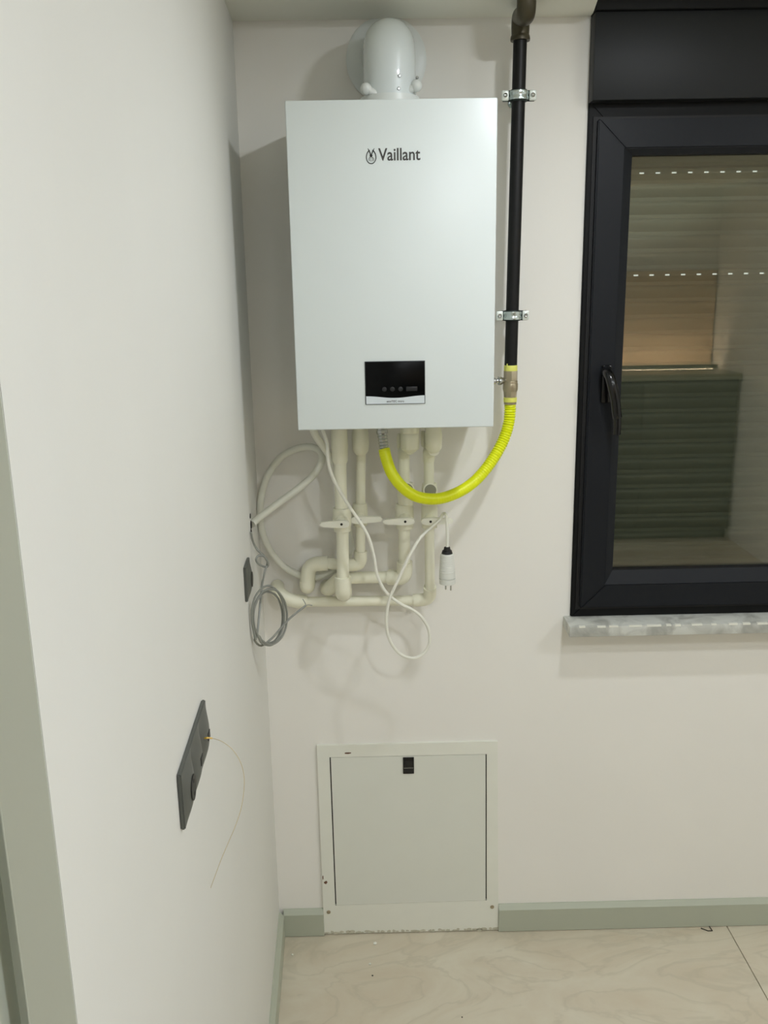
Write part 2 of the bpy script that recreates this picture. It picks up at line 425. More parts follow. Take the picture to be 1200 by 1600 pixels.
# ================================================================== INVENTED PIECES BEHIND THE CAMERA (added to give the glass its reflections)
t = thing('reflection_cabinet', 'long low dark green cabinet, invented to be mirrored in the window glass', 'cabinet', (1.9, -4.5, 0))  # invented cabinet, supplies the dark lower part of the mirror image
m = MB(); m.box(.9, 3.0, -4.82, -4.2, .08, 1.22); m.box(.93, 3.0, -4.8, -4.25, 0, .08); m.build('body', 'cabinet_dark', t, flat=True)
m = MB(); m.box(.88, 3.01, -4.825, -4.17, 1.22, 1.26, bev=.003); m.build('worktop', 'worktop', t)
pn = thing('reflection_panel', 'invented warm tan panel, lit from below by an added glow strip, mirrored in the window glass', 'panel', (2.3, -4.82, 1.3))  # invented panel, supplies the warm band in the mirror image
m = MB(); m.box(1.1, 3.01, -4.828, -4.80, 1.262, 2.0, bev=.002); m.build('panel', 'tan_paint', pn)
m = MB(); m.box(1.15, 2.98, -4.58, -4.572, 1.262, 1.296); m.build('light_shield', 'worktop', pn, flat=True)  # added lip, hides the glow strip from the glass
MATS['warm_glow'] = MATS['lamp_glow'].copy(); g_ = MATS['warm_glow'].node_tree.nodes['Principled BSDF']
g_.inputs['Emission Color'].default_value = (1, .83, .66, 1); g_.inputs['Emission Strength'].default_value = 15
m = MB(); m.box(1.2, 2.95, -4.60, -4.588, 1.263, 1.272); m.build('added_glow_strip', 'warm_glow', pn, flat=True)  # added glow, brightens the panel's lower edge for its reflection
for k in range(3):
    m = MB(); m.box(.92 + k * .69, 1.59 + k * .69, -4.2, -4.18, .1, 1.2, bev=.002); m.build('door', 'cabinet_dark', t)

# ================================================================== BOILER
BX, BZ, BW, BH, BD = .1444, 1.5982, .44, .6857, .34
bo = thing('boiler', 'white wall-hung gas boiler with black display and dark lettering', 'boiler', (BX + BW / 2, 0, BZ))
m = MB(); m.box(BX + .0015, BX + BW - .0015, -BD + .03, -.002, BZ + .0015, BZ + BH - .0015, bev=.003); m.build('housing', 'boiler_white', bo)
m = MB(); m.box(BX, BX + BW, -BD, -BD + .0295, BZ, BZ + BH, bev=.0025, seg=3); m.build('front_cover', 'boiler_white', bo)
F0 = -BD
m = MB(); m.box(.2972, .4308, F0 - .0016, F0, 1.6533, 1.7487, bev=.0006); dp = m.build('display', 'display_rim', bo)
m = MB(); m.box(.2990, .4292, F0 - .0024, F0 - .0016, 1.6735 - .008, 1.7472, bev=.0003); m.build('display_glass', 'display_black', dp)
n = 14; xs = [.2990 + (.4292 - .2990) * i / n for i in range(n + 1)]
top = [(x, F0 - .0024, 1.6722 - .0048 * .5 * (1 - math.cos(2 * PI * i / n)) ) for i, x in enumerate(xs)]
m = MB(); m.prism([(xs[0], F0 - .0024, 1.6548), (xs[-1], F0 - .0024, 1.6548)] + top[::-1], (0, -.0006, 0)); m.build('display_strip', 'display_silver', dp, flat=True)
for px in (.3380, .3560, .3740):
    m = MB(); m.lathe((px + .002, F0 - .0024, 1.6870), (0, -1, 0), [(0, .0052), (.0005, .0050), (.0008, .0042)]); m.build('button', 'display_button', dp)
m = MB(); m.box(.3885, .4135, F0 - .003, F0 - .0024, 1.682, 1.692, bev=.0002); b2 = m.build('button', 'display_button', dp)
text_mesh('lettering', 'ecoTEC intro', .0072, (.3450, F0 - .0031, 1.6578), 'ink', dp, width=.0385)
text_mesh('lettering', 'Vaillant', .0345, (.3355, F0 - .0002, 2.1650), 'ink', bo, width=.0880, bold=.0004)
# emblem: egg-shaped ring with a hare
em = MB(); cx, cz = .3205, 2.1735
em.tube([(cx + .0100 * math.sin(a) * (1 - .06 * math.cos(a)), F0 - .0003, cz - .001 + .0135 * math.cos(a)) for a in [2.0 * PI * k / 30 * .90 + PI * .10 for k in range(31)]], .0009, 6)
for sgn in (-1, 1):
    em.tube(smooth([(cx + sgn * .0010, F0 - .0004, cz + .0035), (cx + sgn * .0036, F0 - .0004, cz + .010), (cx + sgn * .0068, F0 - .0004, cz + .0155)], 4), [.0008, .001, .0011, .0011, .001, .0009, .0008, .0006, .0004], 6)
    em.tube(smooth([(cx + sgn * .0022, F0 - .0003, cz - .001), (cx + sgn * .0050, F0 - .0003, cz - .005), (cx + sgn * .0042, F0 - .0003, cz - .009)], 4), .0005, 6)
    em.tube(smooth([(cx + sgn * .0008, F0 - .0003, cz - .001), (cx + sgn * .0022, F0 - .0003, cz - .006), (cx + sgn * .0010, F0 - .0003, cz - .010)], 4), .0004, 6)
em.ball((cx, F0 + .0002, cz + .0018), .0030, 12)
em.build('emblem', 'ink_black', bo)

# flue
fu = thing('flue_pipe', 'glossy white flue elbow with round wall rosette on top of the boiler', 'pipe', (.3635, -.17, BZ + BH))
fx, fy, fr = .3655, -.17, .0575
m = MB()
m.lathe((fx, fy, BZ + BH - .001), (0, 0, 1), [(0, .088), (.004, .088), (.008, .082), (.012, .068), (.03, .066), (.034, .0655)]); m.build('collar', 'flange_white', fu)
arc = [(fx, fy, BZ + BH + .02), (fx, fy, BZ + BH + .05)]
ez = 2.432; R0 = .042
for k in range(1, 13):
    a = PI / 2 * k / 12; arc.append((fx, fy + R0 - R0 * math.cos(a), ez - R0 + R0 * math.sin(a)))
arc.insert(2, (fx, fy, ez - R0)); arc.append((fx - .003, -.06, ez)); arc.append((fx - .004, -.004, ez))
m = MB(); m.tube(arc, [fr + .0015] * 2 + [fr] * (len(arc) - 2), 40); m.build('elbow', 'gloss_white', fu, angle=50)
m = MB(); m.lathe((.3620, -.0005, 2.434), (0, -1, 0), [(0, .096), (.004, .096), (.007, .09), (.009, .07), (.009, .061)], 48); m.build('rosette', 'flange_white', fu)
for q in [(0.3853, -0.228, 2.3517), (0.3835, -0.228, 2.3262)]:
    m = MB(); m.lathe((q[0], -.2235, q[2]), (0.15, -1, 0), [(0, .0038), (.004, .0038), (.0055, .0028), (.0056, .0012)], 14); m.build('screw', 'steel', fu)
q = (0.4241, -0.2, 2.352)
m = MB(); m.lathe((q[0], -.20, q[2]), (.4, -1, .2), [(0, .0035), (.004, .0035), (.005, .0025)], 14); m.build('screw', 'steel', fu)
for q, s_ in (((0.3125, -0.215, 2.3285), -1), ((0.423, -0.205, 2.3354), 1)):
    m = MB(); m.ball(q, .0128); m.lathe(q, (-s_ * .9, .05, -.45), [(0, .0085), (.022, .0085), (.03, .006)], 14); m.build('test_cap', 'white_plastic', fu)

# ================================================================== GAS LINE
gp = thing('gas_pipe', 'black steel gas pipe rising beside the boiler to the ceiling', 'pipe', (.662, -.09, 1.72))
xb, xt = .6593, .6681
def gx(z): return xb + (xt - xb) * (z - 1.71) / (2.46 - 1.71)
m = MB(); m.tube([(gx(1.712), -.09, 1.712), (gx(2.0), -.09, 2.0), (gx(2.46), -.09, 2.466)], .0158, 24); m.build('riser', 'black_pipe', gp)
pts = bend([(xt, -.09, 2.452), (xt, -.09, 2.502), (.6640, -.196, 2.474), (.6625, -.2, 2.60)], .034, 7)
m = MB()
m.tube(pts, [.0195] * 1 + [.0208] * (len(pts) - 2) + [.0195], 26)
m.lathe((xt, -.09, 2.450), (0, 0, 1), [(0, .0222), (.004, .0226), (.009, .0218), (.012, .0205)])
m.build('offset_elbow', 'malleable', gp)

def clamp(z, lab):
    x = gx(z)
    t = thing('pipe_clamp', lab, 'clamp', (x, -.05, z), 'zinc pipe clamps on the gas pipe')
    m = MB(); m.lathe((x, -.09, z - .0125), (0, 0, 1), [(0, .0160), (0, .0195), (.004, .0208), (.021, .0208), (.025, .0195), (.025, .0160)], 28)
    m.box(x - .037, x + .037, -.0925, -.0875, z - .012, z + .012, bev=.001)
    m.build('rubber_lining', 'rubber_green', t)
    m = MB(); m.lathe((x, -.09, z - .0095), (0, 0, 1), [(0, .0205), (0, .0232), (.005, .0238), (.0078, .0225), (.0112, .0225), (.014, .0238), (.019, .0232), (.019, .0205)], 32)
    m.lathe((x, 0, z), (0, -1, 0), [(0, .012), (.004, .012), (.004, .005), (.07, .005)], 12)
    m.build('band', 'zinc', t)
    for s_ in (-1, 1):
        m = MB(); m.box(x + s_ * .0320 - .0085, x + s_ * .0320 + .0085, -.1005, -.0925, z - .0115, z + .0115, bev=.003); ea = m.build('ear', 'ear_white', t)
        m = MB(); m.lathe((x + s_ * .0320, -.1, z), (0, -1, 0), [(0, .0052), (.003, .005), (.0042, .0036), (.003, .0018)], 14); m.build('screw', 'steel', ea)
clamp((0.6633, -0.09, 2.3334)[2], 'zinc pipe clamp near the top of the black gas pipe')
clamp((0.6587, -0.09, 1.8346)[2], 'zinc pipe clamp low on the black gas pipe, above the brass valve')

gv = thing('gas_valve', 'brass-grey gas cock with yellow seals under the black pipe', 'valve', (.6593, -.09, 1.62))
o = (.6593, -.09, 1.6215)
m = MB(); m.lathe(o, (0, 0, 1), [(.012, .0160), (.028, .0172), (.028, .0168)], 8); m.lathe(o, (0, 0, 1), [(.0275, .0176), (.033, .0190), (.046, .0190), (.049, .0178), (.052, .0185), (.054, .0178)], 28)
m.lathe(o, (0, 0, 1), [(.0535, .0165), (.0545, .0174), (.078, .0174), (.080, .0162)], 8); m.build('body', 'brass_grey', gv)
m = MB(); m.lathe(o, (0, 0, 1), [(.0785, .0145), (.0785, .0170), (.090, .0170), (.0925, .0160)], 24)
m.box(.6470, .6490, -.108, -.104, 1.712, 1.7185); m.build('upper_seal', 'pale_yellow', gv)
m = MB(); m.lathe(o, (0, 0, 1), [(.001, .0155), (.001, .0168), (.012, .0170), (.0125, .015)], 24); m.build('lower_seal', 'pale_yellow', gv)
m = MB(); m.lathe(o, (0, 0, 1), [(-.005, .0135), (-.005, .0158), (.0005, .0160), (.0012, .014)], 24); m.build('ring', 'brass_grey', gv)
k = (0.6358, -0.09, 1.6768)
m = MB(); m.lathe((.650, -.09, k[2] - .001), (-1, -.25, 0), [(0, .0065), (.012, .0080), (.016, .0108), (.022, .0108), (.024, .006), (.029, .0055), (.032, .0085), (.037, .0085), (.038, .005)], 16); m.build('stem', 'steel', gv)

gh = thing('gas_hose', 'bright yellow ridged gas hose looping from the valve to the boiler', 'hose', (.5, -.15, 1.45))
hp = [(0.6593, -0.09, 1.6203), (0.6596, -0.09, 1.6025), (0.6565, -0.093, 1.5705), (0.6447, -0.1, 1.5327), (0.6241, -0.112, 1.4958), (0.5949, -0.128, 1.4583), (0.5594, -0.145, 1.4264), (0.5162, -0.16, 1.4043), (0.4673, -0.172, 1.3942), (0.4191, -0.18, 1.4027), (0.3844, -0.183, 1.4268), (0.3581, -0.18, 1.4606), (0.3446, -0.172, 1.4961), (0.3388, -0.165, 1.5221)]
fine = smooth(hp, 40); sm = [fine[0]]; acc = 0
for i in range(1, len(fine)):
    seg_l = (fine[i] - fine[i - 1]).length; acc += seg_l
    if acc >= .0012: sm.append(fine[i]); acc = 0
rr = []; acc = 0; tot = sum((sm[i] - sm[i - 1]).length for i in range(1, len(sm)))
for i, p in enumerate(sm):
    if i: acc += (p - sm[i - 1]).length
    f_ = max(.12, min(1, 1.9 - acc / tot * 4.2))
    rr.append(.0143 + .0013 * f_ * math.sin(2 * PI * acc / .0066))
m = MB(); m.tube(sm, rr, 18); m.build('sleeve', 'yellow', gh, angle=60)
a, b = Vector(hp[-1]), Vector((0.3336, -0.155, 1.5731))
m = MB(); d = (b - a); L = d.length
pr = [(0, .0125)]
for k in range(9): pr += [(.002 + k * L * .075, .0126 if k % 2 else .0112)]
pr += [(L * .7, .0120), (L * .72, .0145), (L * .86, .0145), (L * .88, .012), (L * 1.25, .012)]
m.lathe(a, d, pr, 10); m.build('connector', 'steel', gh, angle=20)

# ================================================================== WATER PIPES
def seg_path(m, pts, r, rad): m.tube(bend(pts, rad), r, 20)
def lever(parent, cx, y, cz, x0, x1, tilt=0):
    m = MB(); n = 14; up = []; dn = []
    for i in range(n + 1):
        t = i / n; x = x0 + (x1 - x0) * t
        far = abs(x - cx) / max(abs(x0 - cx), abs(x1 - cx))
        h = .0095 - .0035 * far
        if i in (0, n): h *= .55
        up.append((x, y, cz + h + tilt * (x - cx))); dn.append((x, y, cz - h + tilt * (x - cx)))
    m.prism(up + dn[::-1], (0, -.011, 0))
    bmesh.ops.bevel(m.bm, geom=m.bm.edges[:], offset=.0018, segments=2, affect='EDGES')
    o = m.build('lever', 'ppr_handle', parent)
    m = MB(); m.lathe((cx, y - .0108, cz), (0, -1, 0), [(0, .0034), (.001, .003), (.0006, .001)], 12); m.build('screw', 'hole_dark', o)
def valve(parent, x, y, zc, r, lev, tilt=0, top=.024, bot=.026, name='valve_body'):
    m = MB()
    m.lathe((x, y, zc - bot), (0, 0, 1), [(0, r * .85), (.001, r), (.012, r), (.014, r * 1.06), (bot, r * 1.10), (bot + top * .5, r * 1.06), (bot + top * .6, r * 1.1), (bot + top * .97, r), (bot + top, r * .85)], 26)
    m.lathe((x, y, zc), (0, -1, 0), [(0, r * .8), (.026, r * .72), (.03, r * .55), (.042, r * .4)], 20)
    o = m.build(name, 'ppr', parent)
    lever(o, x, y - .036, zc, lev[0], lev[1], tilt)
    return o
GRP = None
# pipe 1: leftmost, thick, nearest the viewer
y1 = -.125
A = [(0.2292, -0.125, 1.535), (0.2275, -0.125, 1.4204), (0.2291, -0.125, 1.3029), (0.2269, -0.125, 1.1386)]
p1 = thing('water_pipe', 'leftmost thick cream plastic pipe running straight down, lever pointing left', 'pipe', (A[3][0], y1, A[3][2]))
m = MB(); m.tube([(A[0][0], y1, 1.6), A[0], A[1], A[2], (A[3][0], y1, A[3][2] + .03)], .0160, 22); m.build('pipe', 'ppr', p1)
m = MB(); z = A[0][2]; m.lathe((A[0][0] - .001, y1, z - .055), (0, 0, 1), [(0, .0165), (.006, .0200), (.035, .0205), (.04, .0215), (.085, .0205), (.1, .0205), (.12, .02)], 26); m.build('socket_fitting', 'ppr', p1)
vz = (0.2311, -0.16, 1.3357)
valve(p1, A[2][0], y1, (0.2299, -0.125, 1.3333)[2], .0222, ((0.175, -0.165, 1.3349)[0], (0.2489, -0.165, 1.3367)[0]), top=.032, bot=.030)
m = MB(); bx, bz = A[3][0], A[3][2]
m.tube(bend([(bx, y1, bz + .042), (bx, y1, bz - .008), (bx, -.071, bz - .014)], .03), .0215, 24); m.build('elbow', 'ppr', p1)

# pipe 2: second, turns left behind the first
B = [(0.28, -0.1, 1.5299), (0.2771, -0.085, 1.4106), (0.2742, -0.075, 1.2217)]
y2 = -.085
p2 = thing('water_pipe', 'second cream plastic pipe with lever pointing right, turning left behind the first', 'pipe', (B[2][0], y2, B[2][2]))
hz = (0.2334, -0.085, 1.201)[2]; lx = (0.1356, -0.085, 1.1995)[0]
m = MB(); m.tube([(B[0][0] + .004, y2, 1.6), (B[1][0] + .001, y2, B[1][2]), (B[2][0] - .001, y2, hz + .035)], .0125, 20); m.build('pipe', 'ppr', p2)
m = MB(); m.lathe(((0.2804, -0.1, 1.5135)[0], -.098, (0.2801, -0.1, 1.497)[2]), (0, 0, 1), [(0, .013), (.008, .0195), (.02, .0215), (.055, .0215), (.058, .0200), (.1, .02)], 26); m.build('union_nut', 'ppr', p2)
v2 = (0.2741, -0.125, 1.3358)
valve(p2, (0.2744, -0.085, 1.3341)[0], y2, (0.2736, -0.085, 1.3324)[2], .0185, ((0.2513, -0.125, 1.3363)[0], (0.3314, -0.125, 1.338)[0]), tilt=.03, top=.034, bot=.026)
m = MB(); ex = B[2][0] - .001
m.tube(bend([(ex, y2, hz + .036), (ex, y2, hz), (ex - .036, y2, hz - .001)], .017), .0175, 22); m.build('elbow', 'ppr', p2)
m = MB(); m.tube([(ex - .034, y2, hz - .001), (lx + .045, -.062, hz - .003)], .0150, 20); m.build('cross_pipe', 'ppr', p2)
m = MB(); m.tube(bend([(lx + .050, -.062, hz - .003), (lx, -.060, hz - .005), ((0.128, -0.06, 1.1326)[0], -.060, (0.1282, -0.06, 1.138)[2])], .028), .0198, 22)
q = (0.1282, -0.06, 1.138); m.tube(bend([(q[0], -.060, q[2] + .012), (q[0], -.060, q[2] - .006), (q[0], -.002, q[2] - .008)], .016), .0198, 22)
m.build('wall_elbow', 'ppr', p2)

# pipe 3: third, offset union, strainer, turns left lower
y3 = -.095
Cx = (0.3895, -0.095, 1.4608); Cb = (0.3884, -0.095, 1.2218)
h3 = (0.3341, -0.07, 1.162)[2]
p3 = thing('water_pipe', 'third cream plastic pipe with strainer partly behind the yellow hose, lever pointing left', 'pipe', (Cb[0], y3, Cb[2]))
m = MB(); m.tube([(Cx[0], y3, 1.52), (Cx[0], y3, Cx[2]), (Cb[0], y3, h3 + .035)], .0152, 20); m.build('pipe', 'ppr', p3)
u = (0.4038, -0.135, 1.5075)
m = MB(); m.lathe((u[0], -.135, u[2]), (0, 0, 1), [(0, .014), (.009, .0232), (.03, .0240), (.046, .0240), (.048, .0228), (.05, .0240), (.08, .0240), (1.597 - u[2], .022)], 28)
m.tube([(u[0], -.135, u[2] + .008), (Cx[0], y3 - .01, u[2] - .004), (Cx[0], y3, u[2] - .02)], .015, 16); m.build('union_nut', 'ppr', p3)
m = MB(); m.lathe(((0.3788, -0.1, 1.528)[0], -.10, (0.3785, -0.1, 1.5083)[2]), (0, 0, 1), [(0, .004), (.006, .007), (.03, .007), (.04, .005)], 12); m.build('side_nipple', 'ppr', p3)
def strainer(parent, x, y, zc, r, plug):
    m = MB(); m.lathe((x, y, zc - .036), (0, 0, 1), [(0, r * .9), (.002, r), (.018, r), (.024, r * 1.1), (.048, r * 1.02), (.060, r * .92), (.0605, r * .8)], 24)
    pv = Vector(plug); m.lathe((x, y, zc - .002), pv - Vector((x, y, zc - .002)), [(0, r * .8), ((pv - Vector((x, y, zc))).length, r * .93)], 22)
    o = m.build('strainer_body', 'ppr', parent)
    d = (pv - Vector((x, y, zc - .002))).normalized()
    m = MB(); m.lathe(pv - d * .001, d, [(0, r * .76), (.0016, r * .76), (.0018, r * .60), (.0030, r * .58)], 22); m.build('strainer_plug', 'grey_plug', o)
s3 = (0.3954, -0.095, 1.4004)
strainer(p3, s3[0] - .002, y3, s3[2] - .004, .0205, (0.3956, -0.135, 1.411))
valve(p3, (0.3898, -0.095, 1.3428)[0], y3, (0.3896, -0.095, 1.3291)[2], .0222, ((0.3328, -0.135, 1.3321)[0], (0.4143, -0.135, 1.3338)[0]), top=.036, bot=.030)
m = MB(); m.tube(bend([(Cb[0], y3, h3 + .046), (Cb[0], y3 + .004, h3), (Cb[0] - .042, -.075, h3 - .001)], .022), .0208, 22); m.build('elbow', 'ppr', p3)
x3 = (0.2115, -0.07, 1.1611)[0]
m = MB(); m.tube([(Cb[0] - .040, -.075, h3 - .001), (x3, -.068, h3 - .004)], .0160, 20); m.build('cross_pipe', 'ppr', p3)
q = (0.1816, -0.045, 1.1172)
m = MB(); m.tube(bend([(x3 + .030, -.069, h3 - .003), (x3 + .004, -.067, h3 - .006), (q[0], -.045, q[2]), (q[0] - .004, -.002, q[2] - .004)], .016), .0195, 22); m.build('wall_elbow', 'ppr', p3)

# pipe 4: rightmost, down to the long bottom run
y4 = -.09
D = [(0.4537, -0.09, 1.4752), (0.4545, -0.09, 1.2886)]
h4 = (0.3331, -0.05, 1.0846)[2]
dx = (0.4564, -0.08, 1.1982)[0]
p4 = thing('water_pipe', 'rightmost cream plastic pipe joining the long bottom run to the left', 'pipe', (dx, y4, h4))
m = MB(); m.tube([(D[0][0], y4, 1.52), (D[0][0], y4, D[0][2]), (D[1][0], y4, D[1][2]), (dx, -.07, h4 + .04)], .0132, 20); m.build('pipe', 'ppr', p4)
u = (0.4637, -0.125, 1.5045)
m = MB(); m.lathe((u[0], -.125, u[2]), (0, 0, 1), [(0, .013), (.010, .0205), (.03, .0215), (.048, .0215), (.050, .0205), (.09, .0205)], 26)
m.tube([(u[0], -.125, u[2] + .006), (D[0][0], y4 - .008, u[2] - .006), (D[0][0], y4, u[2] - .03)], [.0165, .016, .0140], 18); m.build('union_nut', 'ppr', p4)
m = MB(); m.lathe(((0.4387, -0.1, 1.5268)[0], -.10, (0.4386, -0.1, 1.5137)[2]), (0, 0, 1), [(0, .003), (.006, .0055), (.03, .0055), (.04, .005)], 12); m.build('side_nipple', 'ppr', p4)
s4 = (0.455, -0.09, 1.3947)
strainer(p4, s4[0], y4, s4[2] - .002, .0195, (0.4549, -0.13, 1.407))
valve(p4, (0.4547, -0.09, 1.3402)[0], y4, (0.4547, -0.09, 1.3265)[2], .0200, ((0.4309, -0.13, 1.3322)[0], (0.5126, -0.13, 1.3339)[0]), top=.034, bot=.028)
m = MB(); m.tube(bend([(dx, -.07, h4 + .044), (dx, -.052, h4 + .003), (dx - .044, -.05, h4)], .024), .0175, 22); m.build('elbow', 'ppr', p4)
lx4 = (0.1117, -0.05, 1.0858)
m = MB(); m.tube([(dx - .040, -.05, h4), (lx4[0], -.05, lx4[2] + .001)], .0138, 20); m.build('bottom_run', 'ppr', p4)
e1 = (0.0774, -0.05, 1.0921); e2 = (0.0457, -0.05, 1.1146)
m = MB(); m.tube(bend([(lx4[0] + .012, -.05, lx4[2]), (e1[0], -.05, e1[2]), (e2[0], -.045, e2[2]), (e2[0] - .004, -.002, e2[2] + .003)], .022), .0185, 22); m.build('wall_elbow', 'ppr', p4)

# ================================================================== HOSES AND CABLES
ch = thing('condensate_hose', 'translucent white condensate hose looped between boiler and left wall', 'hose', (.05, -.1, 1.3))
pts = [(0.1594, -0.17, 1.599), (0.1699, -0.16, 1.5611), (0.1851, -0.14, 1.5304), (0.2035, -0.115, 1.4931), (0.217, -0.09, 1.4381), (0.2302, -0.06, 1.3546), (0.243, -0.045, 1.2807), (0.2464, -0.036, 1.2248), (0.2141, -0.033, 1.1797), (0.1614, -0.032, 1.1533), (0.1269, -0.032, 1.154), (0.0961, -0.032, 1.162), (0.0595, -0.034, 1.1887), (0.0278, -0.038, 1.2372), (0.0109, -0.042, 1.2988), (0.013, -0.046, 1.3643), (0.0317, -0.05, 1.4284), (0.0643, -0.054, 1.476), (0.1022, -0.058, 1.5029), (0.1426, -0.064, 1.5131), (0.1726, -0.075, 1.5062), (0.1806, -0.085, 1.4829), (0.1586, -0.095, 1.4454), (0.1176, -0.11, 1.4127), (0.0743, -0.13, 1.3848), (0.0378, -0.16, 1.363), (0.0172, -0.18, 1.3503), (0.0093, -0.195, 1.3446)]
m = MB(); m.tube(smooth(pts, 8), .0092, 14); m.build('tube', 'hose_white', ch)

pc = thing('power_cable', 'thin white power cable hanging in a loop below the pipes, ending in a plug', 'cable', (.42, -.19, 1.1))
pts = [(0.1883, -0.19, 1.5936), (0.1928, -0.2, 1.5733), (0.2016, -0.21, 1.5467), (0.2024, -0.215, 1.5164), (0.2076, -0.217, 1.4806), (0.2233, -0.215, 1.4403), (0.2498, -0.21, 1.3906), (0.2754, -0.205, 1.3483), (0.2966, -0.2, 1.3055), (0.3083, -0.195, 1.2573), (0.3169, -0.19, 1.2017), (0.3373, -0.185, 1.157), (0.3728, -0.18, 1.1235), (0.4055, -0.175, 1.1036), (0.4303, -0.17, 1.0784), (0.4469, -0.165, 1.0426), (0.4469, -0.163, 1.0009), (0.4265, -0.165, 0.9736), (0.3995, -0.17, 0.9692), (0.3662, -0.177, 0.989), (0.3419, -0.183, 1.0346), (0.3377, -0.188, 1.0891), (0.3467, -0.19, 1.1414), (0.3718, -0.19, 1.1971), (0.3984, -0.185, 1.2524), (0.4266, -0.175, 1.2957), (0.4566, -0.16, 1.3194), (0.477, -0.147, 1.334), (0.4842, -0.138, 1.3432), (0.4896, -0.132, 1.3458), (0.4928, -0.152, 1.3466), (0.494, -0.157, 1.3312), (0.4957, -0.157, 1.2977), (0.4957, -0.157, 1.2605)]
m = MB(); m.tube(smooth(pts, 8), .0040, 10); m.build('cord', 'cable_white', pc)
a = Vector((0.4949, -0.157, 1.2622)); b = Vector((0.4957, -0.157, 1.1681)); d = b - a; L = d.length
m = MB(); m.lathe(a - d.normalized() * .003, d, [(0, .004), (.001, .0075), (.009, .0090), (.0095, .0118), (.0175, .0142), (.0178, .010)], 20); m.build('cord_grip', 'socket_dark', pc)
m = MB(); pr = [(.0145, .010), (.0150, .0148)]
for k in range(10):
    pr += [(.019 + k * .0048, .0172 + .0004 * k), (.0205 + k * .0048, .0166 + .0004 * k)]
pr += [(.068, .0205), (.078, .0212), (.0785, .0190), (.081, .0190), (.0815, .0208), (L, .0208), (L + .001, .0195)]
m.lathe(a, d, pr, 26); m.build('plug_body', 'plug_white', pc, angle=25)
for s_ in (-.0060, .0065):
    m = MB(); q = b + Vector((s_ + .002, 0.004 * (1 if s_ < 0 else -1), 0)); m.lathe(q, (0, 0, -1), [(0, .0022), (.017, .0022), (.019, .0014)], 12); m.build('pin', 'steel', pc)

gc = thing('coiled_cable', 'thin grey cable hanging from the wall hole in a tied coil', 'cable', (.03, -.28, 1.1))
pts = [(0.0135, -0.2538, 1.3393)] + [(0.0156, -0.235, 1.3082), (0.0255, -0.235, 1.2885), (0.0389, -0.235, 1.2751), (0.0489, -0.235, 1.2552), (0.0431, -0.23, 1.2439), (0.0275, -0.24, 1.254), (0.021, -0.245, 1.2671), (0.0255, -0.24, 1.2753), (0.0389, -0.235, 1.2735), (0.0466, -0.228, 1.2564), (0.0408, -0.24, 1.2372), (0.0356, -0.245, 1.2159), (0.0321, -0.25, 1.1978)]
random.seed(3)
base_c = (420, 962)
coil = [(0, 0)]
CO = [(0.0262, -0.3407, 1.1048), (0.0215, -0.3531, 1.128), (0.0197, -0.3599, 1.1525), (0.0208, -0.3605, 1.1759), (0.0246, -0.3547, 1.1958), (0.0308, -0.3432, 1.211), (0.0389, -0.3271, 1.2183), (0.0482, -0.3079, 1.2199), (0.0579, -0.2876, 1.214), (0.0669, -0.2681, 1.1992), (0.0746, -0.2513, 1.1803), (0.0799, -0.2389, 1.1569), (0.0822, -0.2321, 1.1309), (0.0813, -0.2315, 1.1062), (0.0772, -0.2373, 1.0845), (0.0705, -0.2488, 1.0696), (0.0618, -0.2649, 1.0609), (0.0521, -0.2841, 1.0601), (0.0427, -0.3044, 1.0695), (0.0341, -0.3239, 1.0839), (0.0298, -0.3347, 1.1024), (0.0248, -0.3471, 1.1258), (0.0228, -0.3539, 1.1488), (0.0237, -0.3545, 1.1707), (0.0276, -0.3487, 1.1889), (0.034, -0.3372, 1.2027), (0.0425, -0.3211, 1.2107), (0.0521, -0.3019, 1.2099), (0.0623, -0.2816, 1.204), (0.072, -0.2621, 1.1913), (0.08, -0.2453, 1.1714), (0.0857, -0.2329, 1.1493), (0.0883, -0.2261, 1.1253), (0.0875, -0.2255, 1.102), (0.0834, -0.2313, 1.082), (0.0764, -0.2428, 1.0671), (0.0674, -0.2589, 1.0608), (0.0573, -0.2781, 1.0607), (0.0472, -0.2984, 1.068), (0.0383, -0.3179, 1.0839), (0.0275, -0.3287, 1.1017), (0.0235, -0.3411, 1.1227), (0.0219, -0.3479, 1.1451), (0.0228, -0.3485, 1.1654), (0.0262, -0.3427, 1.1828), (0.0316, -0.3312, 1.1945), (0.0386, -0.3151, 1.2015), (0.0467, -0.2959, 1.2021), (0.0551, -0.2756, 1.1941), (0.063, -0.2561, 1.1819), (0.0696, -0.2393, 1.1644), (0.0741, -0.2269, 1.1421), (0.0762, -0.2201, 1.1197), (0.0753, -0.2195, 1.0979), (0.0718, -0.2253, 1.0798), (0.0659, -0.2368, 1.0664), (0.0584, -0.2529, 1.0593), (0.0501, -0.2721, 1.0615), (0.0418, -0.2924, 1.0688), (0.0345, -0.3119, 1.0823), (0.0282, -0.3227, 1.1008)]
tail = [(0.018, -0.32, 1.089), (0.0299, -0.3, 1.0656), (0.0541, -0.275, 1.0749), (0.0761, -0.25, 1.0931), (0.0945, -0.235, 1.1089), (0.1146, -0.22, 1.1215), (0.1348, -0.205, 1.1326)]
m = MB(); m.tube(smooth(pts[:1] + pts[1:] , 6), .0026, 8); m.tube(smooth(pts[-2:] + CO + tail, 4), .0027, 8)
m.build('cable', 'cable_grey', gc)
m = MB(); t0 = tail[-1]
m.tube(smooth([t0, (0.1315, -0.2, 1.1394), (0.1269, -0.2, 1.1481)], 3), .0011, 6); m.tube(smooth([t0, (0.1409, -0.2, 1.1324), (0.1505, -0.2, 1.1305)], 3), .0011, 6)
m.build('bare_wire', 'cable_grey', gc)

